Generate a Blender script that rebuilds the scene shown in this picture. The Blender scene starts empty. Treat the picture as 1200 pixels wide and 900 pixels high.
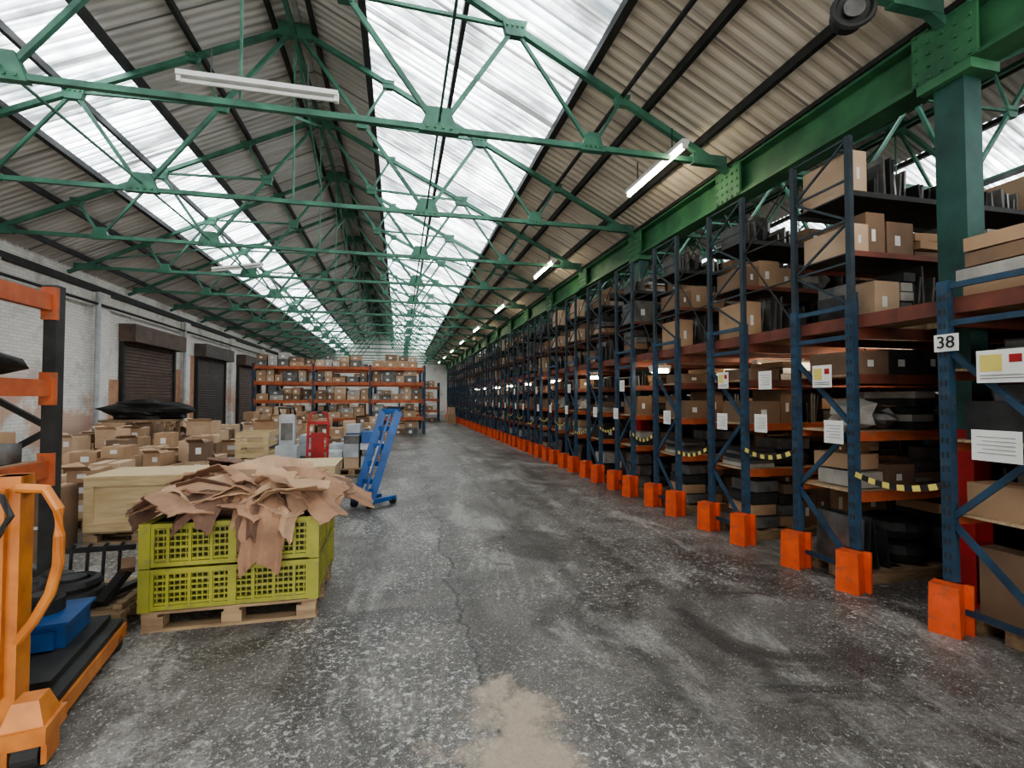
import bpy, math, random
from mathutils import Vector, Matrix, noise
S=bpy.context.scene
R=random.Random(7)
# ------------------------------------------------------------ materials
def nt(name):
    m=bpy.data.materials.new(name); m.use_nodes=True
    n=m.node_tree; b=n.nodes['Principled BSDF']
    return m,n,b
def mathn(n,op,a,b=None,c=None,clamp=False):
    x=n.nodes.new('ShaderNodeMath'); x.operation=op; x.use_clamp=clamp
    for i,v in enumerate((a,b,c)):
        if v is None: continue
        if isinstance(v,(int,float)): x.inputs[i].default_value=v
        else: n.links.new(v,x.inputs[i])
    return x.outputs[0]
def mixc(n,f,a,b):
    x=n.nodes.new('ShaderNodeMix'); x.data_type='RGBA'
    for s,v in ((x.inputs[0],f),(x.inputs[6],a),(x.inputs[7],b)):
        if isinstance(v,(int,float)): s.default_value=v
        elif isinstance(v,tuple): s.default_value=(v[0],v[1],v[2],1)
        else: n.links.new(v,s)
    return x.outputs[2]
def coords(n,scale=(1,1,1)):
    t=n.nodes.new('ShaderNodeTexCoord'); mp=n.nodes.new('ShaderNodeMapping')
    mp.inputs['Scale'].default_value=scale
    n.links.new(t.outputs['Object'],mp.inputs['Vector']); return mp.outputs[0]
def noi(n,vec,scale,detail=4,rough=.55,dist=0):
    x=n.nodes.new('ShaderNodeTexNoise'); x.inputs['Scale'].default_value=scale
    x.inputs['Detail'].default_value=detail; x.inputs['Roughness'].default_value=rough
    x.inputs['Distortion'].default_value=dist
    n.links.new(vec,x.inputs['Vector']); return x.outputs['Fac']
def ramp(n,f,a,b):
    x=n.nodes.new('ShaderNodeMapRange'); x.inputs[1].default_value=a; x.inputs[2].default_value=b
    n.links.new(f,x.inputs[0]); return x.outputs[0]
def pm(name,c1,c2=None,scale=4,rough=.6,metal=0,bump=0,stretch=(1,1,1),lo=.35,hi=.65,wear=None):
    m,n,b=nt(name)
    if c2 is None: c2=tuple(x*.65 for x in c1)
    v=coords(n,stretch); f=noi(n,v,scale,3)
    c=mixc(n,ramp(n,f,lo,hi),c1,c2)
    if wear: c=mixc(n,mathn(n,'MULTIPLY',ramp(n,noi(n,v,14,4,.7),.56,.64),.7),c,wear)
    n.links.new(c,b.inputs['Base Color'])
    b.inputs['Roughness'].default_value=rough; b.inputs['Metallic'].default_value=metal
    if bump:
        bp=n.nodes.new('ShaderNodeBump'); bp.inputs['Strength'].default_value=bump; bp.inputs['Distance'].default_value=.02
        n.links.new(f,bp.inputs['Height']); n.links.new(bp.outputs[0],b.inputs['Normal'])
    return m
def emi(name,c,s):
    m,n,b=nt(name); b.inputs['Base Color'].default_value=(*c,1)
    b.inputs['Emission Color'].default_value=(*c,1); b.inputs['Emission Strength'].default_value=s
    return m
GREEN=pm('green_paint',(.085,.26,.125),(.05,.155,.085),3,.5)
TEAL=pm('teal_truss_paint',(.085,.24,.16),(.04,.11,.08),2.5,.55)
COLG=pm('dark_green_column_paint',(.035,.12,.10),(.02,.065,.06),3,.5)
DARKST=pm('dark_steel',(.04,.042,.042),(.022,.022,.021),5,.6)
BLUE=pm('blue_rack_paint',(.03,.08,.14),(.018,.042,.075),4,.55,wear=(.07,.075,.08))
NAVY=pm('navy_rack_paint',(.035,.058,.075),(.02,.03,.04),4,.55)
BLUE2=pm('bright_blue_paint',(.025,.12,.36),(.015,.07,.22),4,.4)
ORB=pm('orange_beam_paint',(.56,.145,.055),(.36,.085,.035),4,.55,wear=(.25,.12,.07))
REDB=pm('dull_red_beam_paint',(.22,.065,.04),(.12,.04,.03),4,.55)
GUARD=pm('orange_guard_paint',(.74,.12,.04),(.56,.085,.03),5,.55,wear=(.30,.10,.05))
ORANGE=pm('orange_truck_paint',(.66,.25,.06),(.45,.15,.04),6,.4)
RED=pm('red_paint',(.5,.03,.03),(.3,.02,.02),3,.5)
PLY=pm('plywood',(.5,.37,.24),(.36,.25,.15),5,.7,0,0,(1,6,1))
PINE=pm('pine_wood',(.66,.51,.32),(.50,.38,.21),3,.65,0,.1,(1,8,8))
PALW=pm('pallet_wood',(.40,.29,.17),(.24,.16,.10),4,.75,0,.1,(1,6,6))
CARD=pm('cardboard',(.48,.32,.20),(.38,.245,.15),2,.8)
CARD2=pm('cardboard_light',(.60,.44,.31),(.48,.34,.23),2,.8)
CARD3=pm('cardboard_dark',(.27,.175,.11),(.18,.115,.08),2,.8)
CRUM=pm('crumpled_brown_board',(.38,.225,.14),(.24,.14,.09),5,.85,0,.3)
CRUM2=pm('crumpled_pale_board',(.52,.35,.23),(.36,.235,.155),5,.85,0,.3)
CRUM3=pm('crumpled_dark_board',(.20,.115,.08),(.11,.065,.045),5,.85,0,.3)
TAPE=pm('white_label',(.8,.8,.78),(.7,.7,.68),5,.6)
BLACK=pm('black_rubber',(.014,.014,.015),(.032,.032,.032),6,.6)
DGREY=pm('dark_grey_plastic',(.055,.055,.055),(.025,.025,.026),5,.5)
MGREY=pm('grey_part',(.20,.195,.185),(.09,.088,.085),5,.6)
PALE=pm('pale_package',(.48,.46,.42),(.32,.30,.27),5,.7)
STEEL=pm('bare_metal_part',(.34,.33,.32),(.18,.17,.16),6,.35,.7)
LGREY=pm('light_grey_metal',(.5,.52,.54),(.35,.37,.40),4,.5)
WRAP=pm('plastic_wrap_white',(.72,.74,.75),(.52,.55,.58),7,.25,0,.4)
LIME=pm('olive_yellow_plastic',(.37,.365,.065),(.25,.25,.045),3,.5,wear=(.22,.21,.08))
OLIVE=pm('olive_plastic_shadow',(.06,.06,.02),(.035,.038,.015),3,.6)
PAPER=pm('paper_sheet',(.82,.82,.79),(.72,.72,.69),3,.7)
YEL=pm('yellow_sign',(.74,.62,.18),(.62,.5,.14),3,.5)
INK=pm('ink_grey',(.3,.3,.3),(.25,.25,.25),3,.6)
BRICKR=pm('terracotta_patch',(.55,.32,.2),(.42,.24,.16),4,.8)
SHUT=pm('roller_shutter_brown',(.15,.10,.08),(.09,.065,.055),3,.6)
SHUTG=pm('roller_shutter_grey',(.13,.11,.10),(.08,.07,.065),3,.6)
LAMP=emi('lit_fluorescent_tube',(1,.86,.62),20)
TUBEOFF=pm('white_lamp_body',(.8,.8,.78),(.7,.7,.68),4,.4)

# floor ------------------------------------------------
FLOOR,n,b=nt('worn_concrete')
v=coords(n)
big=noi(n,v,.55,4,.6); med=noi(n,v,2.4,7,.7); fine=noi(n,v,30,4,.75); flk=noi(n,v,24,5,.8,.7); flk2=noi(n,v,46,3,.75,.3); grain=noi(n,v,95,1,.6)
streak=noi(n,coords(n,(1.3,.4,1)),1.2,6,.72,.6); dirt=noi(n,coords(n,(1.0,.65,1)),.95,7,.72,1.1)
sx=n.nodes.new('ShaderNodeSeparateXYZ'); n.links.new(v,sx.inputs[0])
c=mixc(n,ramp(n,med,.36,.64),(.078,.071,.063),(.195,.181,.166))
c=mixc(n,mathn(n,'MULTIPLY',ramp(n,streak,.52,.60),.7),c,(.36,.345,.32))
dk=ramp(n,dirt,.49,.57)
c=mixc(n,mathn(n,'MULTIPLY',dk,.8),c,(.045,.041,.037))
c=mixc(n,mathn(n,'MULTIPLY',ramp(n,fine,.45,.6),.45),c,(.045,.042,.038))
# paint flecks: denser towards the left-hand side of the hall
side=mathn(n,'MULTIPLY_ADD',ramp(n,sx.outputs[0],2.2,-1.0),.03,-.015)
fm=mathn(n,'MULTIPLY',ramp(n,mathn(n,'ADD',flk,side),.565,.585),ramp(n,big,.43,.52))
c=mixc(n,mathn(n,'MULTIPLY',fm,.85),c,(.54,.53,.505))
c=mixc(n,mathn(n,'MULTIPLY',ramp(n,mathn(n,'ADD',flk2,side),.615,.64),.8),c,(.58,.57,.55))
c=mixc(n,mathn(n,'MULTIPLY',ramp(n,grain,.60,.68),.4),c,(.44,.43,.41))
wob=noi(n,coords(n,(.3,1,1)),.9,6,.65)
wb=mathn(n,'MULTIPLY_ADD',wob,.7,-.35)
for x0,w,st in ((.47,.022,.95),(.58,.14,.5),(1.45,.07,.45),(2.1,.14,.45),(-.25,.05,.4)):
    dd=mathn(n,'ABSOLUTE',mathn(n,'SUBTRACT',mathn(n,'ADD',sx.outputs[0],wb),x0))
    f=mathn(n,'MULTIPLY',mathn(n,'SUBTRACT',1,mathn(n,'DIVIDE',dd,w),clamp=True),st)
    c=mixc(n,mathn(n,'MULTIPLY',f,ramp(n,med,.3,.5)),c,(.03,.028,.026))
px=mathn(n,'DIVIDE',mathn(n,'SUBTRACT',sx.outputs[0],.52),.33); py=mathn(n,'DIVIDE',mathn(n,'SUBTRACT',sx.outputs[1],2.2),.48)
rr=mathn(n,'SQRT',mathn(n,'ADD',mathn(n,'MULTIPLY',px,px),mathn(n,'MULTIPLY',py,py)))
rr=mathn(n,'ADD',rr,mathn(n,'MULTIPLY_ADD',med,4.6,-2.3))
pf=mathn(n,'SUBTRACT',1,ramp(n,rr,.45,1.05),clamp=True)
c=mixc(n,mathn(n,'MULTIPLY',pf,.85),c,mixc(n,fine,(.33,.265,.195),(.50,.42,.32)))
n.links.new(c,b.inputs['Base Color'])
n.links.new(mathn(n,'MULTIPLY_ADD',dk,-.10,mathn(n,'MULTIPLY_ADD',ramp(n,med,.3,.7),.3,.34)),b.inputs['Roughness'])
bp=n.nodes.new('ShaderNodeBump'); bp.inputs['Strength'].default_value=.6; bp.inputs['Distance'].default_value=.012
n.links.new(mathn(n,'ADD',fine,mathn(n,'MULTIPLY',med,2)),bp.inputs['Height']); n.links.new(bp.outputs[0],b.inputs['Normal'])

WALL,n,b=nt('whitewashed_brick')
v=coords(n); sx=n.nodes.new('ShaderNodeSeparateXYZ'); n.links.new(v,sx.inputs[0])
cb=n.nodes.new('ShaderNodeCombineXYZ'); n.links.new(mathn(n,'ADD',sx.outputs[1],sx.outputs[0]),cb.inputs[0]); n.links.new(sx.outputs[2],cb.inputs[1])
br=n.nodes.new('ShaderNodeTexBrick'); br.inputs['Scale'].default_value=1; br.inputs['Brick Width'].default_value=.225; br.inputs['Row Height'].default_value=.075
br.inputs['Mortar Size'].default_value=.006
br.inputs['Color1'].default_value=(.84,.82,.78,1); br.inputs['Color2'].default_value=(.76,.74,.70,1); br.inputs['Mortar'].default_value=(.60,.58,.55,1)
n.links.new(cb.outputs[0],br.inputs['Vector'])
st=noi(n,v,.9,6,.7)
c=mixc(n,mathn(n,'MULTIPLY',ramp(n,st,.52,.62),.6),br.outputs['Color'],(.42,.40,.37))
low=mathn(n,'MULTIPLY',ramp(n,noi(n,v,.6,4),.48,.53),mathn(n,'SUBTRACT',1,ramp(n,sx.outputs[2],1.6,2.4),clamp=True))
c=mixc(n,mathn(n,'MULTIPLY',low,.75),c,(.6,.36,.25))
n.links.new(c,b.inputs['Base Color']); b.inputs['Roughness'].default_value=.85
bp=n.nodes.new('ShaderNodeBump'); bp.inputs['Strength'].default_value=.3; bp.inputs['Distance'].default_value=.01
n.links.new(br.outputs['Fac'],bp.inputs['Height']); bp.invert=True; n.links.new(bp.outputs[0],b.inputs['Normal'])

def roofmat(name,c1,c2,cj,per):
    m,n,b=nt(name); v=coords(n); sx=n.nodes.new('ShaderNodeSeparateXYZ'); n.links.new(v,sx.inputs[0])
    f=noi(n,coords(n,(.5,2,.5)),1.2,6,.65)
    c=mixc(n,ramp(n,f,.35,.65),c1,c2)
    fr=mathn(n,'FRACT',mathn(n,'DIVIDE',sx.outputs[1],per))
    c=mixc(n,mathn(n,'MULTIPLY',mathn(n,'LESS_THAN',fr,.05),.8),c,cj)
    c=mixc(n,mathn(n,'MULTIPLY',ramp(n,noi(n,coords(n,(.3,6,.3)),2,4),.5,.7),.4),c,tuple(x*.4 for x in c1))
    n.links.new(c,b.inputs['Base Color']); b.inputs['Roughness'].default_value=.7
    return m
ROOFG=roofmat('grey_corrugated_sheet',(.66,.64,.61),(.50,.485,.46),(.16,.155,.15),.95)
ROOFC=roofmat('cream_corrugated_sheet',(.88,.80,.67),(.72,.65,.54),(.24,.20,.17),.62)
SKY,n,b=nt('translucent_rooflight')
v=coords(n); sx=n.nodes.new('ShaderNodeSeparateXYZ'); n.links.new(v,sx.inputs[0])
s1=noi(n,coords(n,(.35,5,.35)),1.6,5,.7); s2=noi(n,coords(n,(.8,1.2,.8)),1.1,5,.65); s3=noi(n,coords(n,(.25,9,.25)),1.3,3,.7)
wv=mathn(n,'SINE',mathn(n,'MULTIPLY',sx.outputs[1],2*math.pi/.152))  # shading of the corrugations, painted into the sheet's glow as a sine wave
yd=mathn(n,'DIVIDE',sx.outputs[1],.88); fr=mathn(n,'FRACT',yd)
wn=n.nodes.new('ShaderNodeTexWhiteNoise'); wn.noise_dimensions='2D'
cw=n.nodes.new('ShaderNodeCombineXYZ'); n.links.new(mathn(n,'FLOOR',yd),cw.inputs[0]); n.links.new(mathn(n,'FLOOR',mathn(n,'DIVIDE',sx.outputs[2],.62)),cw.inputs[1])
n.links.new(cw.outputs[0],wn.inputs['Vector'])
c=mixc(n,ramp(n,s1,.38,.62),(.60,.69,.76),(1,.99,.97))
st=mathn(n,'MULTIPLY_ADD',ramp(n,s2,.40,.62),.95,.30)
st=mathn(n,'MULTIPLY',st,mathn(n,'MULTIPLY_ADD',wv,.36,.8))
st=mathn(n,'MULTIPLY',st,mathn(n,'MULTIPLY_ADD',wn.outputs['Value'],-.6,1.3))
st=mathn(n,'MULTIPLY',st,mathn(n,'MULTIPLY_ADD',ramp(n,s3,.50,.62),-.8,1.2))
st=mathn(n,'MULTIPLY',st,mathn(n,'MULTIPLY_ADD',mathn(n,'LESS_THAN',fr,.08),-.75,1))
st=mathn(n,'MULTIPLY',st,3.9)
b.inputs['Base Color'].default_value=(.6,.65,.68,1)
n.links.new(c,b.inputs['Emission Color']); n.links.new(st,b.inputs['Emission Strength'])

# ------------------------------------------------------------ mesh builder
class MB:
    def __init__(s): s.v=[];s.f=[];s.m=[];s.mats=[]
    def mi(s,m):
        if m not in s.mats: s.mats.append(m)
        return s.mats.index(m)
    def add(s,vs,fs,m):
        o=len(s.v); s.v+= [tuple(p) for p in vs]; k=s.mi(m)
        for f in fs: s.f.append(tuple(i+o for i in f)); s.m.append(k)
    def box(s,c,d,m,M=None,taper=1):
        x,y,z=d[0]/2,d[1]/2,d[2]/2
        vs=[Vector((sx*x*(taper if sz>0 else 1),sy*y*(taper if sz>0 else 1),sz*z)) for sz in(-1,1) for sy in(-1,1) for sx in(-1,1)]
        if M: vs=[M@p for p in vs]
        vs=[p+Vector(c) for p in vs]
        s.add(vs,[(0,2,3,1),(4,5,7,6),(0,1,5,4),(2,6,7,3),(0,4,6,2),(1,3,7,5)],m)
    def bb(s,x0,x1,y0,y1,z0,z1,m): s.box(((x0+x1)/2,(y0+y1)/2,(z0+z1)/2),(x1-x0,y1-y0,z1-z0),m)
    def beam(s,a,b_,w,h,m):
        a=Vector(a);b_=Vector(b_);d=b_-a;L=d.length
        if L<1e-6:return
        q=d.to_track_quat('Y','Z').to_matrix()
        s.box((a+b_)/2,(w,L,h),m,q)
    def tube(s,pts,r,m,n=8,caps=True):
        pts=[Vector(p) for p in pts];rings=[]
        for i,p in enumerate(pts):
            a=pts[max(i-1,0)];c=pts[min(i+1,len(pts)-1)]
            q=(c-a).to_track_quat('Z','Y').to_matrix()
            rings.append([p+q@Vector((r*math.cos(t*2*math.pi/n),r*math.sin(t*2*math.pi/n),0)) for t in range(n)])
        vs=[p for rg in rings for p in rg];fs=[]
        for i in range(len(pts)-1):
            for t in range(n): fs.append((i*n+t,i*n+(t+1)%n,(i+1)*n+(t+1)%n,(i+1)*n+t))
        if caps: fs.append(tuple(range(n-1,-1,-1))); fs.append(tuple((len(pts)-1)*n+t for t in range(n)))
        s.add(vs,fs,m)
    def torus(s,c,R_,r,m,M=None,nu=20,nv=8,sq=1.15):
        vs=[]
        for i in range(nu):
            a=i*2*math.pi/nu
            for j in range(nv):
                t=j*2*math.pi/nv
                p=Vector(((R_+r*math.cos(t))*math.cos(a),(R_+r*math.cos(t))*math.sin(a),r*sq*math.sin(t)))
                if M:p=M@p
                vs.append(p+Vector(c))
        fs=[(i*nv+j,((i+1)%nu)*nv+j,((i+1)%nu)*nv+(j+1)%nv,i*nv+(j+1)%nv) for i in range(nu) for j in range(nv)]
        s.add(vs,fs,m)
    def blob(s,c,d,m,seed=0,amp=.25,nu=16,nv=10):
        vs=[]
        for j in range(nv+1):
            th=math.pi*j/nv
            for i in range(nu):
                a=2*math.pi*i/nu
                p=Vector((math.sin(th)*math.cos(a),math.sin(th)*math.sin(a),math.cos(th)))
                k=1+amp*noise.noise(p*1.7+Vector((seed*3.1,seed,0)))*2
                vs.append(Vector(c)+Vector((p.x*d[0]/2*k,p.y*d[1]/2*k,max(-d[2]*.42,p.z*d[2]/2*k))))
        fs=[(j*nu+i,(j+1)*nu+i,(j+1)*nu+(i+1)%nu,j*nu+(i+1)%nu) for j in range(nv) for i in range(nu)]
        s.add(vs,fs,m)
    def sheet(s,fn,nu,nv,m):
        vs=[fn(i/nu,j/nv) for i in range(nu+1) for j in range(nv+1)]
        fs=[(i*(nv+1)+j,(i+1)*(nv+1)+j,(i+1)*(nv+1)+j+1,i*(nv+1)+j+1) for i in range(nu) for j in range(nv)]
        s.add(vs,fs,m)
    def mesh(s,name,smooth=False):
        me=bpy.data.meshes.new(name); me.from_pydata(s.v,[],s.f)
        for m in s.mats: me.materials.append(m)
        me.polygons.foreach_set('material_index',s.m)
        if smooth: me.polygons.foreach_set('use_smooth',[True]*len(s.f))
        me.update(); return me
    def obj(s,name,loc=(0,0,0),parent=None,smooth=False,rz=0):
        return place(name,s.mesh(name,smooth),loc,parent,rz)
def place(name,me,loc=(0,0,0),parent=None,rz=0):
    o=bpy.data.objects.new(name,me); S.collection.objects.link(o); o.location=loc; o.rotation_euler[2]=rz
    if parent: o.parent=parent
    return o

# ------------------------------------------------------------ shell
Y0,Y1=-8,46
RX,RZ,HS,SL=-1.67,7.75,6.07,.494
XL=RX-HS; XM=RX+HS; XR=XM+2*HS; RX2=XM+HS
m=MB(); m.bb(XL-.3,XR+.3,Y0,Y1,-.2,0,FLOOR); m.obj('floor')
def corr(mb,x0,x1,cx,mat,amp=.022,per=.152):
    nn=int((Y1-Y0)/per*4); 
    z=lambda x:RZ-SL*abs(x-cx)
    mb.sheet(lambda u,w:Vector((x0+(x1-x0)*w,Y0+(Y1-Y0)*u,z(x0+(x1-x0)*w)+amp*math.sin(2*math.pi*(Y0+(Y1-Y0)*u)/per))),nn,1,mat)
m=MB()
for cx in (RX,RX2):
    corr(m,cx-6.07,cx-3.88,cx,ROOFG,.016); corr(m,cx-2.31,cx,cx,ROOFG,.016)
    corr(m,cx,cx+1.13,cx,ROOFG,.016); corr(m,cx+3.97,cx+6.07,cx,ROOFC,.012)
    m.tube([(cx,Y0,RZ+.02),(cx,Y1,RZ+.02)],.12,ROOFG,8)
m.obj('ceiling')
k=1
for cx in (RX,RX2):
    for a,b_ in ((-3.88,-2.31),(1.13,3.97)):
        m=MB(); corr(m,cx+a,cx+b_,cx,SKY); m.obj('window_%d'%k); k+=1
m=MB()
for cx in (RX,RX2):
    for off in (-5.6,-4.7,-3.88,-3.1,-2.31,-1.4,-.3,.3,1.13,2.45,3.97,4.75,5.5):
        z=RZ-SL*abs(off)-.085; w=.10 if off in(1.13,3.97,-3.88,-2.31) else .06
        m.bb(cx+off-w/2,cx+off+w/2,Y0,Y1,z-.05,z+.055,DARKST)
    m.tube([(cx+4.4,Y0,RZ-SL*4.4-.16),(cx+4.4,Y1,RZ-SL*4.4-.16)],.03,DARKST)
m.obj('roof_purlins')
def gable(name,y,t,mat):
    pts=[(XL-.3,0),(XL-.3,4.75),(XL,4.75),(RX,RZ),(XM,4.75),(RX2,RZ),(XR,4.75),(XR+.3,4.75),(XR+.3,0)]
    bm=MB(); N=len(pts)
    vs=[(x,y,z) for x,z in pts]+[(x,y+t,z) for x,z in pts]
    fs=[tuple(range(N)),tuple(range(2*N-1,N-1,-1))]+[(i,(i+1)%N,(i+1)%N+N,i+N) for i in range(N)]
    bm.add(vs,fs,mat); return bm.obj(name)
gable('wall_far',Y1,.25,WALL)
m=MB()
m.bb(XL-.3,-4.5,Y0-.25,Y0,0,5.2,WALL); m.bb(8,XR+.3,Y0-.25,Y0,0,5.2,WALL); m.bb(-4.5,8,Y0-.25,Y0,4.2,5.2,WALL)  # unseen wall behind camera; wide opening added to let world light in
m.obj('wall_near')
m=MB(); m.bb(XL-.3,XL,Y0,Y1,0,4.8,WALL); m.obj('wall_left')
for i,y in enumerate((11.2,14.9,20.1,25.2,30.4,35,40)):
    m=MB(); m.bb(XL,XL+.14,y-.25,y+.25,0,4.35,WALL); m.obj('trim_%d'%(i+1))
m=MB(); m.bb(XL,XL+.10,Y0,Y1,4.35,4.5,DARKST); m.obj('trim_8')
m=MB(); m.bb(XR,XR+.3,Y0,Y1,0,4.8,WALL); m.obj('wall_right')
def shutter(k,y0,y1,h,mat):
    m=MB(); x=XL+.04
    m.bb(XL+.002,XL+.12,y0-.12,y0,0,h,DARKST); m.bb(XL+.002,XL+.12,y1,y1+.12,0,h,DARKST)
    m.bb(XL+.002,XL+.42,y0-.15,y1+.15,h,h+.5,mat)
    z=0
    while z<h-.02:
        m.box((x,(y0+y1)/2,z+.05),(.05,y1-y0,.088),mat); z+=.1
    m.obj('door_%d'%k)
shutter(1,16,19.1,3.2,SHUT); shutter(2,21.2,24.2,3.2,SHUTG); shutter(3,26.2,29.4,3.2,SHUT); shutter(4,31.6,34.2,3.2,SHUTG)
m=MB(); m.tube([(XL+.2,14.5,0),(XL+.2,14.5,4.3)],.06,LGREY); m.tube([(XL+.2,19.7,0),(XL+.2,19.7,4.3)],.05,LGREY)
m.tube([(XL+.2,9,4.0),(XL+.2,44,4.0)],.035,DARKST); m.obj('wall_pipes')
m=MB(); m.bb(XL+.001,XL+.03,15.2,15.85,0,2.1,BRICKR);m.bb(XL+.001,XL+.03,19.3,19.8,0,2.6,BRICKR); m.bb(XL+.001,XL+.03,20.4,21.0,0,3.2,BRICKR); m.obj('trim_9')

# ------------------------------------------------------------ trusses
def truss():
    m=MB(); zc=4.72
    tz=lambda x:RZ-.19-SL*abs(x)
    E=(RZ-.19-zc)/SL
    m.beam((-E,0,zc),(E,0,zc),.06,.065,TEAL)
    for s_ in (-1,1):
        P=lambda x,z:(s_*x,0,z)
        m.beam(P(0,tz(0)),P(HS-.05,tz(HS-.05)),.07,.075,TEAL)
        B=P(2.1,zc);C=P(4.0,zc);T0=P(0,tz(0));T1=P(1.45,tz(1.45));T2=P(3.0,tz(3.0));T3=P(4.4,tz(4.4))
        M_=P(1.05,(tz(0)+zc)/2)
        for a,b_,w in ((T0,B,.055),(T2,B,.05),(T2,C,.04),(T3,C,.04),(T1,M_,.035),(T2,M_,.04)):
            m.beam(a,b_,w,w,TEAL)
        for (x,_,z),w,h in ((B,.46,.24),(C,.32,.18),(M_,.24,.18),(T2,.32,.2),(T3,.22,.14),(T1,.22,.14)):
            up=z<zc+.1
            zz=[(-w/2,-.05),(w/2,-.05),(w/4,h),(-w/4,h)] if up else [(-w/3,-h*.6),(w/3,-h*.6),(w/2,h*.4),(-w/2,h*.4)]
            vs=[(x+a,-.042,z+b_) for a,b_ in zz]+[(x+a,.042,z+b_) for a,b_ in zz]
            m.add(vs,[(0,1,2,3),(7,6,5,4),(0,4,5,1),(1,5,6,2),(2,6,7,3),(3,7,4,0)],TEAL)
            for rx in (-.3,-.1,.1,.3):
                m.box((x+rx*w,-.048,z),(.025,.02,.025),GREEN)
        x=E-.1
        m.box((s_*x,0,zc+.02),(.5,.08,.14),TEAL)
    m.box((0,0,tz(0)-.06),(.5,.09,.24),TEAL)
    m.beam((0,0,tz(0)),(0,0,zc),.025,.025,TEAL)
    return m.mesh('roof_truss')
tm=truss()
TY=[2.97+2.65*i for i in range(-4,17)]
for cx in (RX,RX2):
    for y in TY: place('roof_truss',tm,(cx,y,0))
m=MB()
for cx in (RX,RX2):
    for i,y in enumerate(TY[:-1]):
        y2=TY[i+1]
        if i%2==0:
            m.beam((cx,y,RZ-.35),(cx,y2,6.1),.04,.04,TEAL); m.beam((cx,y,6.1),(cx,y2,RZ-.35),.04,.04,TEAL)
    m.beam((cx,TY[0],RZ-.33),(cx,TY[-1],RZ-.33),.07,.07,TEAL)
    for s_ in (-1,1):
        m.beam((cx+s_*2.1,TY[0],4.80),(cx+s_*2.1,TY[-1],4.80),.025,.025,TEAL)
        for i in range(0,len(TY)-2,4):
            m.beam((cx+s_*5.3,TY[i],RZ-.2-SL*5.3),(cx+s_*2.4,TY[i+1],RZ-.2-SL*2.4),.05,.04,TEAL)
m.obj('roof_bracing')
m=MB(); X=XM
m.bb(X-.015,X+.015,Y0,Y1,4.24,4.66,GREEN); m.bb(X-.13,X+.13,Y0,Y1,4.22,4.25,GREEN); m.bb(X-.13,X+.13,Y0,Y1,4.64,4.67,GREEN)
m.bb(X-.06,X+.06,Y0,Y1,4.25,4.33,GREEN)
m.bb(X-.16,X+.16,Y0,Y1,4.67,4.72,DARKST)
for y in TY:
    m.bb(X-.11,X+.11,y-.02,y+.02,4.25,4.64,GREEN)
    m.bb(X-.145,X-.115,y-.24,y+.24,4.225,4.68,GREEN)
    for a in range(5):
        for b_ in range(5):
            m.box((X-.15,y-.20+.10*a,4.25+.10*b_),(.02,.025,.025),GREEN)
m.obj('valley_girder')
def column():
    m=MB()
    for z0,z1,mt in ((0,1.35,RED),(1.35,4.18,COLG)):
        for s_ in(-1,1): m.bb(-.09,.09,s_*.10-.010,s_*.10+.010,z0,z1,mt)
        m.bb(-.012,.012,-.09,.09,z0,z1,mt); m.bb(-.09,-.07,-.10,.10,z0,z1,mt)
    m.bb(-.12,.12,-.15,.15,0,.03,RED); m.bb(-.15,.15,-.2,.2,4.14,4.218,GREEN)
    return m.mesh('steel_column')
cm=column()
for y in TY[::2]: place('steel_column',cm,(XM,y,0))

# ------------------------------------------------------------ lamps
def lampmesh(on=True,L=.78,hang=.3,r=.022):
    m=MB(); m.bb(-.05,.05,-L,L,.02,.07,TUBEOFF)
    m.tube([(0,-L+.03,-.012-r*.3),(0,L-.03,-.012-r*.3)],r,LAMP if on else TUBEOFF,6)
    for s_ in(-1,1):
        m.bb(-.03,.03,s_*(L-.02)-.02,s_*(L-.02)+.02,-.04,.03,TUBEOFF)
        if hang: m.tube([(0,s_*L*.6,.07),(0,s_*L*.6,.07+hang)],.008,DARKST,5)
    return m.mesh('fluorescent_lamp')
lm=lampmesh(); lo=lampmesh(False); ls=lampmesh(True,.42,.09,.03); lt=lampmesh(True,.17,.09,.03)
for i in range(8): place('fluorescent_lamp',lm,(3.42,6.05+5.3*i,4.72))
place('fluorescent_lamp',lo,(-1.45,5.52,4.86),rz=math.pi/2)
place('fluorescent_lamp',lo,(-4.0,13.4,4.86),rz=math.pi/3)
for i in range(5): place('fluorescent_lamp',lm,(RX2-2,5+7*i,4.6))
m=MB()
m.tube([(0,0,0),(0,-.10,-.02)],.12,BLACK,20); m.torus((0,-.11,-.02),.13,.02,DARKST,Matrix.Rotation(math.pi/2,3,'X'),24,6)
m.tube([(0,-.12,-.02),(0,-.13,-.02)],.07,MGREY,16); m.beam((0,0,0),(0,0.05,.33),.04,.04,DARKST)
m.obj('round_floodlight',(3.2,2.86,4.40),rz=-.5)

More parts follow.
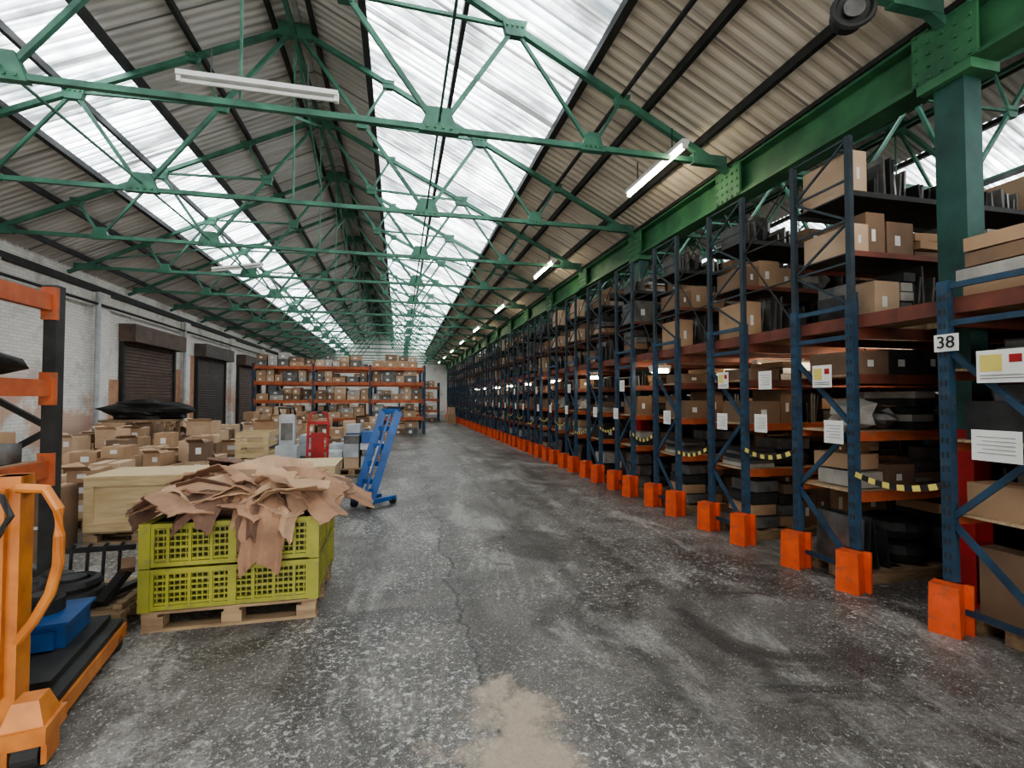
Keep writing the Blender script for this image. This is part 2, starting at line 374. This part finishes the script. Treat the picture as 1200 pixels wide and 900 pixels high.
# ------------------------------------------------------------ racks on the right
FX=3.75; FD=.6; PER=1.33; BAYS=[FX,FX+2.6,FX+5.2,FX+7.8]; HT=3.85
LEV=[.80,1.31,1.80]; UP=[2.86,3.38]
def rack(tall=True):
    m=MB()
    for bi,x in enumerate(BAYS):
        up=tall or bi>0
        for y in(0,FD):
            m.bb(x-.03,x+.03,y-.035,y+.035,0,2.42,BLUE)
            if up: m.bb(x-.022,x+.022,y-.024,y+.024,2.42,HT,NAVY)
            if bi==0:
                z=.2
                while z<2.4:
                    m.box((x-.031,y-.016,z),(.004,.012,.04),DARKST); m.box((x-.031,y+.016,z),(.004,.012,.04),DARKST); z+=.1
        zs=[.15,.75,1.35,1.95,2.2]; 
        for i in range(3):
            a,b_=(0,FD) if i%2==0 else (FD,0)
            m.beam((x,a,zs[i]),(x,b_,zs[i+1]),.025,.04,BLUE)
        m.beam((x,0,.15),(x,FD,.15),.025,.04,BLUE); m.beam((x,0,2.12),(x,FD,2.12),.025,.04,BLUE); m.beam((x,0,2.38),(x,FD,2.38),.025,.04,BLUE)
        if up:
            for i in range(4):
                a,b_=(0,FD) if i%2==0 else (FD,0)
                m.beam((x,a,2.4+.36*i),(x,b_,2.76+.36*i),.015,.02,NAVY)
                m.beam((x,0,2.76+.36*i),(x,FD,2.76+.36*i),.015,.018,NAVY)
    for i in range(3):
        a,b_=BAYS[i]+.031,BAYS[i+1]-.031
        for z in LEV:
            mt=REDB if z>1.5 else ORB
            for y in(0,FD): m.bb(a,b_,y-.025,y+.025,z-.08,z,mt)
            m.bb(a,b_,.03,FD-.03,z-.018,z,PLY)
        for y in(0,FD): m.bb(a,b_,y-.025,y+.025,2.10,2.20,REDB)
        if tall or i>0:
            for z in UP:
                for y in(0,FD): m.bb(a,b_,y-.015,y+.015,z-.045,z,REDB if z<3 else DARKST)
                m.bb(a,b_,.03,FD-.03,z-.012,z,DGREY)
    for y in(0,FD):
        M=Matrix.Rotation(.4,3,'Z')
        m.box((FX-.09,y-.03,.165),(.17,.17,.33),GUARD,M,.93)
        m.box((FX-.02,y-.03,.165),(.03,.20,.33),GUARD,M)
    G=(PER-FD)/2
    m.bb(FX+.06,BAYS[-1]+.3,0,FD,2.205,2.285,PLY)
    for y0,y1 in ((-G,0),(FD,FD+G)):
        m.bb(FX+.06,XM-.17,y0,y1,2.205,2.285,PLY); m.bb(XM+.17,BAYS[-1]+.3,y0,y1,2.205,2.285,PLY)
    m.bb(FX+.035,FX+.06,-G,FD+G,2.19,2.30,REDB)
    if tall:
        for z in (2.75,3.2): m.tube([(FX,FD,z),(FX,PER-.03,z)],.010,DARKST,5)
        m.beam((FX,FD,2.3),(FX,PER-.03,3.2),.010,.014,DARKST)
        m.beam((FX,PER-.03,3.2),(FX,FD,3.8),.010,.014,DARKST)
    return m
rm=[]
for q in range(4):
    rr_=random.Random(q+3); mb=rack(q>0)
    a=Vector((FX-.03,FD,1.0+rr_.uniform(-.05,.12))); c_=Vector((FX-.03,PER-.036,.95+rr_.uniform(-.12,.12))); N=12; sg=rr_.uniform(.03,.12)
    for j in range(N):
        p=lambda t:a.lerp(c_,t)+Vector((0,0,-sg*4*t*(1-t)))
        mb.beam(p(j/N),p((j+1)/N),.004,.045,YEL if j%2 else BLACK)
    rm.append(mb.mesh('pallet_rack'))
def stock(seed,tall=True):
    r=random.Random(seed); m=MB()
    for i in range(3):
        a,b_=BAYS[i]+.08,BAYS[i+1]-.08
        for z,hm in ((0,.6),(.8,.42),(1.31,.42),(1.8,.29),(2.29,.52),(2.86,.47),(3.38,.44)):
            if not tall and i==0 and z>2.5: continue
            if z==0:
                for yy in(.08,.3,.52): m.bb(a,b_-.1,yy-.05,yy+.05,.0,.09,PALW)
                for q in range(9): xx=a+.05+q*(b_-a-.2)/8; m.bb(xx-.05,xx+.05,.02,.58,.09,.11,PALW)
                zb=.11
            else: zb=z+.001
            lowz=z<2.2
            x=a+(r.uniform(.0,.08) if lowz else .0)
            while x<b_-.14:
                w=r.uniform(.14,.38); h=r.uniform(.5,1.0)*hm; d=r.uniform(.42,.53)
                if x+w>b_: w=b_-x
                t=r.random(); yy=.3; gap=r.uniform(.0,.035)
                if z<1.5 and t<.20 and x+.56<b_:
                    nn=2 if z==0 else 1; w=.56
                    for q in range(nn): m.torus((x+.28,yy,zb+.1+.2*q),.19,.085,BLACK,None,18,8); m.tube([(x+.28,yy,zb+.06+.2*q),(x+.28,yy,zb+.12+.2*q)],.12,STEEL,12)
                    if z>0: m.box((x+.28,yy,zb+.26),(.4,.4,.12),r.choice([CARD,MGREY,CARD3]),Matrix.Rotation(r.uniform(-.3,.3),3,'Z'))
                elif t<.40:
                    k=max(2,int(w/.05))
                    for q in range(k):
                        hh=h*r.uniform(.6,1.0)
                        M=Matrix.Rotation(r.uniform(-.12,.12),3,'Y')
                        m.box((x+.03+q*.05,yy,zb+hh/2),(.022,d*r.uniform(.6,1),hh),r.choice([DGREY,MGREY,STEEL,BLACK,MGREY]),M)
                elif t<.50:
                    m.blob((x+w/2,yy,zb+h*.4),(w,d*.9,h*.9),r.choice([DGREY,BLACK,MGREY,STEEL,PALE]),r.random()*9,.35,9,6)
                elif t<.74:
                    n_=r.randint(2,5); hh=h*.95/n_
                    for q in range(n_): m.box((x+w/2,yy+r.uniform(-.03,.03),zb+hh*(q+.5)),(w*r.uniform(.8,1),d*r.uniform(.85,1),hh*.88),r.choice([DGREY,MGREY,PALE,CARD,CARD3,STEEL]),Matrix.Rotation(r.uniform(-.1,.1),3,'Z'))
                else:
                    bx=r.choice([CARD,CARD3,CARD3,DGREY]) if lowz else r.choice([CARD,CARD3,CARD2,CARD3,MGREY]); m.bb(x,x+w,yy-d/2,yy+d/2,zb,zb+h*.9,bx)
                    m.bb(x+w*.3,x+w*.5,yy-d/2-.002,yy-d/2,zb+h*.3,zb+h*.55,TAPE)
                x+=w+gap
    return m.mesh('stored_parts')
sm=[stock(11),stock(23),stock(35),stock(47)]; slow=stock(52,False)
NR=29
rows=[.71+PER*i for i in range(NR)]
for i,y in enumerate(rows):
    o=place('pallet_rack',rm[0] if i<2 else rm[1+i%3],(0,y,0)); place('stored_parts',slow if i<2 else sm[(i*3+i//4)%4],(0,0,0),o)
place('fluorescent_lamp',ls,(5.25,rows[2]+.96,2.04),rz=math.pi/2)
place('fluorescent_lamp',ls,(5.1,rows[3]+.96,2.04),rz=math.pi/2)
for i in range(4,20,2):
    place('fluorescent_lamp',lt,(4.03,rows[i]+.96,2.04),rz=math.pi/2)
def notice(y,z,w,h,kind):
    m=MB(); m.bb(-.006,0,-w/2,w/2,-h/2,h/2,PAPER)
    if kind=='y':
        m.bb(-.009,-.006,-w*.02,w*.42,-h*.15,h*.36,YEL); m.bb(-.009,-.006,-w*.40,-w*.16,h*.10,h*.34,RED)
        for q in range(2): m.bb(-.009,-.006,-w*.42,w*.42,-h*(.27+.09*q)-.003,-h*(.27+.09*q)+.003,INK)
    else:
        for q in range(5): m.bb(-.009,-.006,-w*.38,w*.38-(q%2)*.03,h*(.28-.13*q)-.002,h*(.28-.13*q)+.002,INK)
    m.obj('paper_notice',(FX-.045,y,z))
notice(2.29,1.80,.27,.21,'y'); notice(2.33,1.29,.27,.20,'w')
notice(3.63,1.79,.20,.20,'y'); notice(3.52,1.30,.19,.20,'w')
notice(4.33,1.78,.18,.19,'w'); notice(4.4,1.33,.18,.19,'w')
for i in range(3,16):
    y=rows[i]+.3
    if i%2: notice(y,1.80,.18,.19,'w' if i%3 else 'y')
    notice(y+R.uniform(-.2,.5),1.32,.18,.19,'w')
m=MB(); m.bb(-.01,0,-.075,.075,-.06,.06,PAPER); pl=m.obj('bay_number_plate',(FX-.05,2.60,1.98))
tc=bpy.data.curves.new('number_text','FONT'); tc.body='38'; tc.size=.12; tc.align_x='CENTER'; tc.align_y='CENTER'; tc.extrude=.002
to=bpy.data.objects.new('number_text',tc); S.collection.objects.link(to); to.parent=pl; to.location=(-.013,0,0); to.rotation_euler=(math.pi/2,0,-math.pi/2); tc.materials.append(BLACK)

# ------------------------------------------------------------ generic rack with boxes
def boxrack(name,x0,nb,bw,y,dep,h,levs,up,bm,fill,seed,loc=(0,0,0),rz=0):
    r=random.Random(seed); m=MB()
    for i in range(nb+1):
        x=x0+i*bw
        for yy in(0,dep): m.bb(x-.05,x+.05,y+yy-.045,y+yy+.045,0,h,up)
        z=.15;k=0
        while z+.6<h:
            a,b_=(0,dep) if k%2==0 else (dep,0)
            m.beam((x,y+a,z),(x,y+b_,z+.6),.03,.045,up); z+=.6;k+=1
    for i in range(nb):
        a,b_=x0+i*bw+.052,x0+(i+1)*bw-.052
        for z in levs:
            for yy in(0,dep): m.bb(a,b_,y+yy-.03,y+yy+.03,z-.13,z,bm)
            m.bb(a,b_,y+.04,y+dep-.04,z-.02,z,PLY)
            for yy in(0,dep):
                for xx in(a,b_): m.bb(xx-.02,xx+.02,y+yy-.052,y+yy+.052,z-.2,z+.06,bm)
    o=m.obj(name,loc,rz=rz)
    if fill:
        m=MB()
        for i in range(nb):
            a,b_=x0+i*bw+.08,x0+(i+1)*bw-.08
            for z in [0.0]+list(levs):
                x=a
                while x<b_-.25:
                    w=r.uniform(.25,.55)
                    if x+w>b_:break
                    hh=0; 
                    for q in range(r.choice([1,2,2])):
                        q_h=r.uniform(.18,.3); c_=r.choice([CARD,CARD2,CARD,CARD3,MGREY,PALE])
                        m.bb(x,x+w,y+.08,y+dep-.08,z+hh+.001,z+hh+q_h,c_)
                        m.bb(x+w*.3,x+w*.55,y+.072,y+.08,z+hh+.06,z+hh+q_h*.6,TAPE); hh+=q_h+.004
                    x+=w+r.uniform(.01,.06)
        m.obj('stored_boxes',parent=o)
    return o
boxrack('orange_beam_rack',-5.75,3,2.27,21.5,.9,3.0,[.75,1.5,2.25,2.9],BLUE,ORB,True,3)
boxrack('orange_beam_rack',-5.75,3,2.27,25.5,.9,3.15,[.75,1.5,2.3,3.0],BLUE,ORB,True,5)
boxrack('orange_beam_rack',0,1,2.6,33,.9,2.6,[.75,1.5,2.3],BLUE,ORB,True,8)
o=boxrack('orange_beam_rack',0,1,2.65,0,.95,2.5,[1.10,1.74,2.42],DARKST,ORB,False,9,(-2.72,2.0,0),math.pi/2)
m=MB()
m.blob((2.2,.45,1.89),(.7,.7,.32),BLACK,2,.3); m.blob((1.5,.45,1.88),(.7,.6,.34),DGREY,4,.3)
m.bb(2.1,2.4,.2,.5,2.0,2.1,LGREY); m.blob((.8,.45,1.87),(.5,.6,.3),BLACK,9,.3)
m.bb(2.3,2.5,.1,.35,1.105,1.25,MGREY); m.blob((2.0,.4,1.2),(.5,.5,.22),LGREY,5,.3)
m.blob((1.4,.45,1.22),(.6,.5,.26),DGREY,6,.3); m.blob((.7,.45,1.21),(.5,.5,.25),BLACK,8,.3)
m.obj('black_parts',parent=o,smooth=True)

# ------------------------------------------------------------ pallets
def pallet(m,cx,cy,w=1.2,d=.9,z=0):
    for yy in(-d/2+.05,0,d/2-.05):
        for xx in(-w/2+.07,0,w/2-.07): m.box((cx+xx,cy+yy,z+.06),(.13,.1,.08),PALW)
        m.box((cx,cy+yy,z+.011),(w,.1,.022),PALW)
    for xx in(-w/2+.05,0,w/2-.05): m.box((cx+xx,cy,z+.109),(.1,d,.018),PALW)
    k=7
    for i in range(k): m.box((cx,cy-d/2+.05+i*(d-.1)/(k-1),z+.128),(w,.09,.02),PALW)
PX0,PX1,PY0,PY1=-1.68,-.60,3.84,4.64
m=MB(); pallet(m,(PX0+PX1)/2,(PY0+PY1)/2,1.12,.84); m.obj('wooden_pallet')
m=MB()
def cratewall(a,b_,z0,z1,nrm):
    a=Vector(a);b_=Vector(b_);L=(b_-a).length;u=(b_-a)/L;nv=Vector(nrm)
    def bar(u0,u1,za,zb,t,off,mt):
        c=a+u*((u0+u1)/2)+nv*off; dx=abs(u.x)*(u1-u0)+abs(nv.x)*t; dy=abs(u.y)*(u1-u0)+abs(nv.y)*t
        m.box((c.x,c.y,(za+zb)/2),(dx,dy,zb-za),mt)
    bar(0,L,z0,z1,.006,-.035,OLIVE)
    bar(0,L,z0,z0+.03,.045,0,LIME); bar(0,L,z1-.032,z1,.055,0,LIME)
    for q in (0,.5,1): 
        w=.055; c=min(max(q*L,w/2),L-w/2); bar(c-w/2,c+w/2,z0,z1,.05,0,LIME)
    for q in (.125,.25,.375,.625,.75,.875): bar(q*L-.010,q*L+.010,z0,z1,.04,0,LIME)
    nn=int(L/.034)
    for q in range(nn+1): bar(q*L/nn-.004,q*L/nn+.004,z0,z1,.02,-.004,LIME)
    nz=7
    for q in range(1,nz): zz=z0+(z1-z0)*q/nz; t_=.009 if q%2 else .005; bar(0,L,zz-t_,zz+t_,.026,-.002,LIME)
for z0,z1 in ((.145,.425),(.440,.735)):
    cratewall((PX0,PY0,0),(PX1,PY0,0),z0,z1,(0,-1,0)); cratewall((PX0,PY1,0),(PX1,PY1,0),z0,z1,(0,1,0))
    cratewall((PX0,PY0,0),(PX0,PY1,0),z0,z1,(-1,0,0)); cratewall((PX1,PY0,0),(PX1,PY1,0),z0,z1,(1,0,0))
    for x in(PX0,PX1):
        for y in(PY0,PY1): m.box((x,y,(z0+z1)/2),(.07,.07,z1-z0+.008),LIME)
m.bb(PX0,PX1,PY0,PY1,.141,.16,LIME)
m.obj('plastic_pallet_box')
# heap of flattened, creased board
m=MB(); r=random.Random(5)
cx,cy=(PX0+PX1)/2,(PY0+PY1)/2
m.blob((cx,cy,.79),(.98,.70,.26),CRUM3,3,.2)
def tri(t): t=t%1; return 1-4*abs(t-.5)
def crs(cx,cy,cz,lx,ly,rz,tx,ty,amp,sd,mt):
    M=Matrix.Rotation(rz,3,'Z')@Matrix.Rotation(tx,3,'X')@Matrix.Rotation(ty,3,'Y')
    ph=r.random(); sl=r.uniform(-1.2,1.2); kx=r.uniform(.15,.5); fx=r.uniform(-.25,.25)*lx; fq=r.uniform(1.6,3.4)
    def fn(u,w):
        x=(u-.5)*lx;y=(w-.5)*ly
        z=amp*(.9*tri(y*fq+ph+x*sl)+.3*noise.noise(Vector((x*5+sd*5.3,y*6.0,sd*1.7))))-abs(x-fx)*kx
        e=(.035*noise.noise(Vector((u*23+sd,w*23,3))) if u in(0,1) or w in(0,1) else 0)
        return M@Vector((x+e,y+e,z))+Vector((cx,cy,cz))
    m.sheet(fn,14,12,mt)
CM=[CRUM,CRUM2,CRUM3,CRUM,CARD3,CRUM,CARD]
for i in range(50):
    a=r.uniform(-.50,.56); b_=r.uniform(-.38,.30); hz=.84+.20*max(0,1-abs(a-.05)*1.3)*(i/50)+.07*r.random()
    crs(cx+a,cy+b_,hz,r.uniform(.30,.65),r.uniform(.14,.32),r.uniform(-1.0,.7),r.uniform(-.5,.6),r.uniform(-.35,.35),.035,i,CM[i%7])
crs(cx-.1,cy-.28,.96,.8,.26,.15,.45,.05,.03,41,CRUM2); crs(cx+.38,cy-.15,.99,.75,.28,-.3,.4,.22,.03,42,CRUM); crs(cx+.66,cy+.05,.92,.65,.30,.1,.35,.3,.03,43,CRUM)
crs(cx-.42,cy-.26,.90,.65,.26,-.25,.5,-.1,.03,44,CRUM); crs(cx+.05,cy+.0,1.07,.8,.26,.08,.45,.02,.03,45,CRUM2); crs(cx-.25,cy+.1,1.06,.65,.26,-.2,-.2,.06,.03,46,CRUM)
crs(cx-.58,cy-.05,.86,.5,.3,.5,.3,-.35,.03,47,CRUM3)
def drape(x0,w_,L,sd,ang,mt):
    def fn(u,w):
        s=u*L; e=.30
        if s<e: y=PY0+.27-s; z=.92-.14*(s/e)**2+.02
        else: y=PY0-.06-.06*math.sin((s-e)*5); z=.80-(s-e)
        ed=(.03*noise.noise(Vector((u*17,w*17,sd))) if w in(0,1) or u==1 else 0)
        x=x0+(w-.5)*w_*(1-.25*u)+ang*s+ed
        y-=.05*(.5+.5*tri(w*1.5+sd*.37+s*.5))
        return Vector((x,y,z+ed+.06*tri(w*1.1+sd)*u))
    m.sheet(fn,16,12,mt)
drape(PX1-.30,.34,.68,1,-.05,CRUM); drape(PX1-.44,.22,.5,4,.1,CRUM3); drape(PX0+.35,.32,.38,6,-.1,CRUM3); drape(PX1-.16,.20,.48,9,-.1,CRUM2); drape(PX0+.62,.26,.36,12,.1,CRUM)
o=m.obj('crumpled_cardboard_heap',smooth=False)
sd=o.modifiers.new('thick','SOLIDIFY'); sd.thickness=.008

def crate(name,x0,x1,y0,y1,h,slat=False,lid=True):
    m=MB(); cx,cy=(x0+x1)/2,(y0+y1)/2; W=x1-x0;D=y1-y0
    pallet(m,cx,cy,W,D)
    if not slat:
        m.bb(x0+.02,x1-.02,y0+.02,y1-.02,.14,h,PINE)
    else:
        k=5
        for i in range(k):
            z=.2+(h-.25)*i/(k-1)
            m.bb(x0,x1,y0,y0+.02,z-.045,z+.045,PINE); m.bb(x0,x1,y1-.02,y1,z-.045,z+.045,PINE)
            m.bb(x0,x0+.02,y0,y1,z-.045,z+.045,PINE); m.bb(x1-.02,x1,y0,y1,z-.045,z+.045,PINE)
    for x in (x0+.045,x1-.045): m.bb(x-.045,x+.045,y0-.004,y0+.02,.14,h,PINE)
    m.bb(x0,x1,y0-.006,y0+.02,h-.09,h,PINE); m.bb(x0,x1,y0-.006,y0+.02,.14,.23,PINE)
    m.bb(x1-.02,x1+.006,y0,y1,h-.09,h,PINE); m.bb(x1-.02,x1+.006,y0,y1,.14,.23,PINE)
    if lid: m.bb(x0-.015,x1+.015,y0-.015,y1+.015,h,h+.02,PINE)
    m.obj(name)
crate('timber_crate',-3.32,-2.27,6.2,6.95,.72)
crate('timber_crate',-2.2,-.85,7.0,7.9,.66)
crate('slatted_crate',-2.85,-2.3,9.6,10.3,.98,True,False)
def pile(x,y,h,seed,w=1.15,d=1.0):
    r=random.Random(seed); m=MB(); pallet(m,x,y,w,d)
    cols=r.choice([2,3,4]); rowsn=2
    for i in range(cols):
        for j in range(rowsn):
            cw=w/cols; cd=d/rowsn; z=.14; top=h*r.uniform(.5,1.12)
            while z<top-.1:
                bh=r.uniform(.14,.34)
                if z+bh>h*1.15: break
                bw=cw*r.uniform(.7,.97); bd=cd*r.uniform(.75,.97); mt=r.choice([CARD,CARD2,CARD2,CARD,CARD3])
                px=x-w/2+cw*(i+.5); py=y-d/2+cd*(j+.5)
                M=Matrix.Rotation(r.uniform(-.2,.2),3,'Z')
                m.box((px,py,z+bh/2),(bw,bd,bh),mt,M)
                m.box((px,py,z+bh+.001),(.05,bd,.002),CARD3,M)
                m.box((px+.03,py-bd/2-.002,z+bh*.55),(bw*.3,.004,bh*.35),TAPE,M)
                if z+bh>=top-.1 and r.random()<.5:
                    m.box((px,py-bd/2-.05,z+bh+.03),(bw*.9,.10,.006),mt,Matrix.Rotation(-.6,3,'X')); m.box((px-bw/2-.04,py,z+bh+.03),(.1,bd*.9,.006),mt,Matrix.Rotation(.6,3,'Y'))
                z+=bh+.003
    m.obj('cardboard_box_pile')
for i,(x,y,h) in enumerate([(-4.15,7.4,.85),(-4.6,9.0,.95),(-3.45,8.8,.8),(-5.4,10.7,1.0),(-4.1,10.7,.95),(-5.9,12.4,1.1),(-4.6,12.6,1.0),(-3.3,12.2,1.0),(-1.9,12.2,.9),(-6.2,15.4,1.0),(-4.9,14.8,1.15),(-3.5,14.8,.95),(-2.2,15.2,.85),(-.9,15.6,.8),(-6.3,9.0,1.0),(-4.4,18,1.2),(-2.9,18,1.0),(-1.3,18.4,.9)]):
    pile(x,y,h,60+i)
m=MB(); m.bb(-3.95,-3.42,5.75,6.3,0,.66,CARD3); m.bb(-3.95,-3.42,5.748,5.75,.3,.33,TAPE); m.bb(-3.93,-3.46,5.77,6.28,.66,.67,CARD); m.obj('cardboard_box')
m=MB(); m.blob((-6.2,13.9,1.25),(1.7,.8,.5),BLACK,3,.35,24,12); m.bb(-7.0,-5.45,13.55,14.25,1.0,1.06,PALW)
for x in(-6.9,-5.55):
    for y in(13.62,14.18): m.bb(x-.04,x+.04,y-.04,y+.04,0,1.0,PALW)
m.obj('black_tarpaulin_heap')
def wrapped(x,y,seed):
    r=random.Random(seed); m=MB(); pallet(m,x,y,1.05,.95)
    for i in range(3):
        for j in range(2):
            z=.14; px=x-.34+.34*i; py=y-.23+.46*j
            for q in range(r.randint(1,4)):
                hh=r.uniform(.12,.28)
                m.box((px,py,z+hh/2),(.32*r.uniform(.85,1),.43*r.uniform(.85,1),hh),r.choice([WRAP,WRAP,LGREY,CARD2,MGREY,BLUE2]),Matrix.Rotation(r.uniform(-.1,.1),3,'Z')); z+=hh+.002
    m.obj('wrapped_goods')
wrapped(-.95,13.4,1); wrapped(-.95,11.0,4); wrapped(-2.2,10.9,6)

# ------------------------------------------------------------ blue lift trolley
m=MB()
u=Vector((.8,-.6,0)); base=Vector((-.50,7.45,.12)); top=Vector((-.12,7.45,1.40))
for s_ in(-1,1):
    m.beam(base+u*.14*s_,top+u*.14*s_,.09,.11,BLUE2)
    f=base+u*.14*s_; m.beam((f.x-.05,f.y-.06,.09),(f.x+.33,f.y+.30,.09),.07,.06,BLUE2)
    for q in (0,1):
        p=Vector((f.x-.02+.32*q,f.y-.04+.31*q,.055)); m.tube([p-u*.03,p+u*.03],.055,BLACK,14)
for t in (0,.2,.4,.6,.8,1):
    p=base.lerp(top,t); m.beam(p-u*.15,p+u*.15,.06,.07,BLUE2)
m.beam(base.lerp(top,.1),base.lerp(top,.97),.17,.03,BLUE2)
m.beam(base.lerp(top,.3)+Vector((-.03,-.02,0)),base.lerp(top,.6)+Vector((-.03,-.02,0)),.12,.02,LGREY)
m.tube([top-u*.13,top-u*.13+Vector((.08,.05,.05)),top+u*.13+Vector((.08,.05,.05)),top+u*.13],.018,BLACK)
p=base.lerp(top,.12); m.beam(p-u*.12+Vector((-.02,-.03,0)),p-u*.12+Vector((-.2,-.25,-.02)),.06,.03,BLUE2); m.beam(p+u*.12+Vector((-.02,-.03,0)),p+u*.12+Vector((-.2,-.25,-.02)),.06,.03,BLUE2)
m.obj('blue_lift_trolley')
def sack(x,y,col,h=1.25,name='red_sack_truck'):
    m=MB()
    for s_ in(-1,1):
        m.tube([(x+.17*s_,y,.12),(x+.17*s_,y+.18,h-.15),(x+.14*s_,y+.24,h),(x+.05*s_,y+.26,h+.03)],.022,col)
        m.tube([(x+.2*s_,y+.06,.12),(x+.26*s_,y+.06,.12)],.12,BLACK,16)
        m.tube([(x+.17*s_,y+.03,.35),(x+.2*s_,y+.06,.12)],.018,col)
    for t in (.3,.5,.7,.88): m.beam((x-.17,y+.18*t,h*t),(x+.17,y+.18*t,h*t),.03,.06,col)
    m.bb(x-.11,x+.11,y+.08,y+.11,.35,h*.75,col); m.bb(x-.2,x+.2,y-.22,y+.01,.03,.05,col)
    m.tube([(x+.05,y+.26,h+.03),(x-.05,y+.26,h+.03)],.022,BLACK)
    m.obj(name)
sack(-1.42,9.2,RED,1.3)
m=MB(); m.bb(-2.1,-1.75,9.2,9.5,.1,.75,LGREY); m.bb(-2.05,-1.8,9.25,9.4,.75,1.3,LGREY); m.tube([(-2.05,9.3,1.3),(-2.05,9.2,1.42),(-1.8,9.2,1.42),(-1.8,9.3,1.3)],.02,DGREY)
m.bb(-2.02,-1.83,9.24,9.25,.85,1.15,MGREY)
for x in(-2.08,-1.77): m.tube([(x-.02,9.25,.06),(x+.02,9.25,.06)],.06,BLACK,14)
m.obj('grey_floor_machine')

# ------------------------------------------------------------ orange stacker truck near left
m=MB()
m.bb(-.09,.0,0,.12,.08,1.25,ORANGE); m.bb(-.62,-.53,0,.12,.08,1.9,ORANGE)
m.bb(-.10,-.04,-.03,.0,.3,1.2,ORANGE)
for z in (.18,.72,1.2): m.bb(-.55,0,.02,.10,z-.05,z+.05,ORANGE)
m.bb(-.5,-.15,-.1,.02,.25,.75,DGREY)
for x in (.04,-.58):
    m.bb(x-.05,x+.05,-.05,1.12,.05,.13,ORANGE); m.bb(x-.035,x+.035,.15,1.1,.131,.165,DARKST)
    m.tube([(x-.05,1.0,.05),(x+.05,1.0,.05)],.045,BLACK,16)
m.bb(-.55,.01,.3,1.1,.166,.2,DARKST)
m.bb(-.02,.16,-.14,.06,.13,.20,ORANGE); m.box((.07,-.04,.25),(.15,.16,.10),ORANGE,None,.6)
m.bb(-.0,.02,-.10,.02,.03,.15,ORANGE); m.bb(.13,.15,-.10,.02,.03,.15,ORANGE)
m.tube([(.03,-.04,.065),(.12,-.04,.065)],.065,BLACK,20); m.tube([(.025,-.04,.065),(.125,-.04,.065)],.03,LGREY,14)
pts=[(0,.0,1.20),(.10,-.01,1.19),(.15,-.02,1.10),(.155,-.02,.98),(.15,-.01,.85),(.12,0,.72),(.06,.01,.60),(0,.02,.52)]
m.tube([(-.01+a,b_,c_) for a,b_,c_ in pts],.022,ORANGE,10)
m.tube([(-.12,-.05,1.2),(-.02,-.1,1.18),(.02,-.12,1.10),(-.02,-.12,1.02),(-.14,-.1,.99)],.014,BLACK,8)
m.tube([(-.3,.02,1.0),(-.2,-.08,.7),(-.25,-.1,.4)],.012,BLACK,8)
m.obj('orange_stacker_truck',(-1.63,2.6,0),rz=.17)
m=MB(); m.bb(-.14,.14,-.17,.17,0,.13,BLUE2); m.bb(-.1,.1,-.21,-.17,.01,.10,BLUE2); m.bb(-.16,.16,-.19,.19,.13,.145,BLUE2); m.tube([(-.04,.04,.145),(-.04,.04,.22)],.10,BLACK,24); m.tube([(-.04,.04,.22),(-.04,.04,.25)],.06,DGREY,24)
m.obj('blue_gearbox',(-1.98,3.40,.202),rz=.17)
m=MB(); pallet(m,-2.24,4.22,.82,.76); m.obj('wooden_pallet')
m=MB()
m.torus((-2.25,4.1,.20),.15,.045,BLACK); m.torus((-2.25,4.1,.28),.13,.04,BLACK); m.tube([(-2.25,4.1,.15),(-2.25,4.1,.33)],.08,DGREY,20)
m.blob((-2.5,4.3,.23),(.28,.26,.18),DGREY,2,.3)
for i in range(5):
    x=-2.6+.11*i; m.tube([(x,4.5,.15),(x,4.52,.42),(x+.03,4.52,.45)],.012,BLACK)
m.beam((-2.6,4.53,.40),(-2.05,4.5,.41),.03,.04,BLACK)
m.beam((-2.0,3.95,.18),(-1.93,4.15,.35),.07,.05,BLACK); m.beam((-1.93,4.15,.35),(-1.9,4.08,.41),.08,.08,CARD3)
m.beam((-2.1,3.9,.175),(-1.9,4.45,.19),.06,.04,DGREY); m.bb(-1.9,-1.85,3.9,4.5,.145,.18,PALW)
m.obj('car_suspension_parts')
m=MB(); m.bb(2.9,3.4,30,30.6,0,.6,CARD); m.bb(2.95,3.35,30.05,30.5,.6,1.0,CARD2); m.obj('cardboard_box')

w=bpy.data.worlds.new('World'); S.world=w; w.use_nodes=True
bg=w.node_tree.nodes['Background']; bg.inputs[0].default_value=(1,.97,.93,1); bg.inputs[1].default_value=3.5
cam=bpy.data.cameras.new('camera'); co=bpy.data.objects.new('camera',cam); S.collection.objects.link(co); S.camera=co
cam.sensor_width=36; cam.lens=17.1; cam.clip_start=.05; cam.clip_end=200
co.location=(0,0,1.6); co.rotation_euler=(math.radians(91.6),0,math.radians(-13.04))
S.view_settings.view_transform='AgX'; S.view_settings.exposure=.62
try: S.view_settings.look='AgX - Medium High Contrast'
except Exception: pass
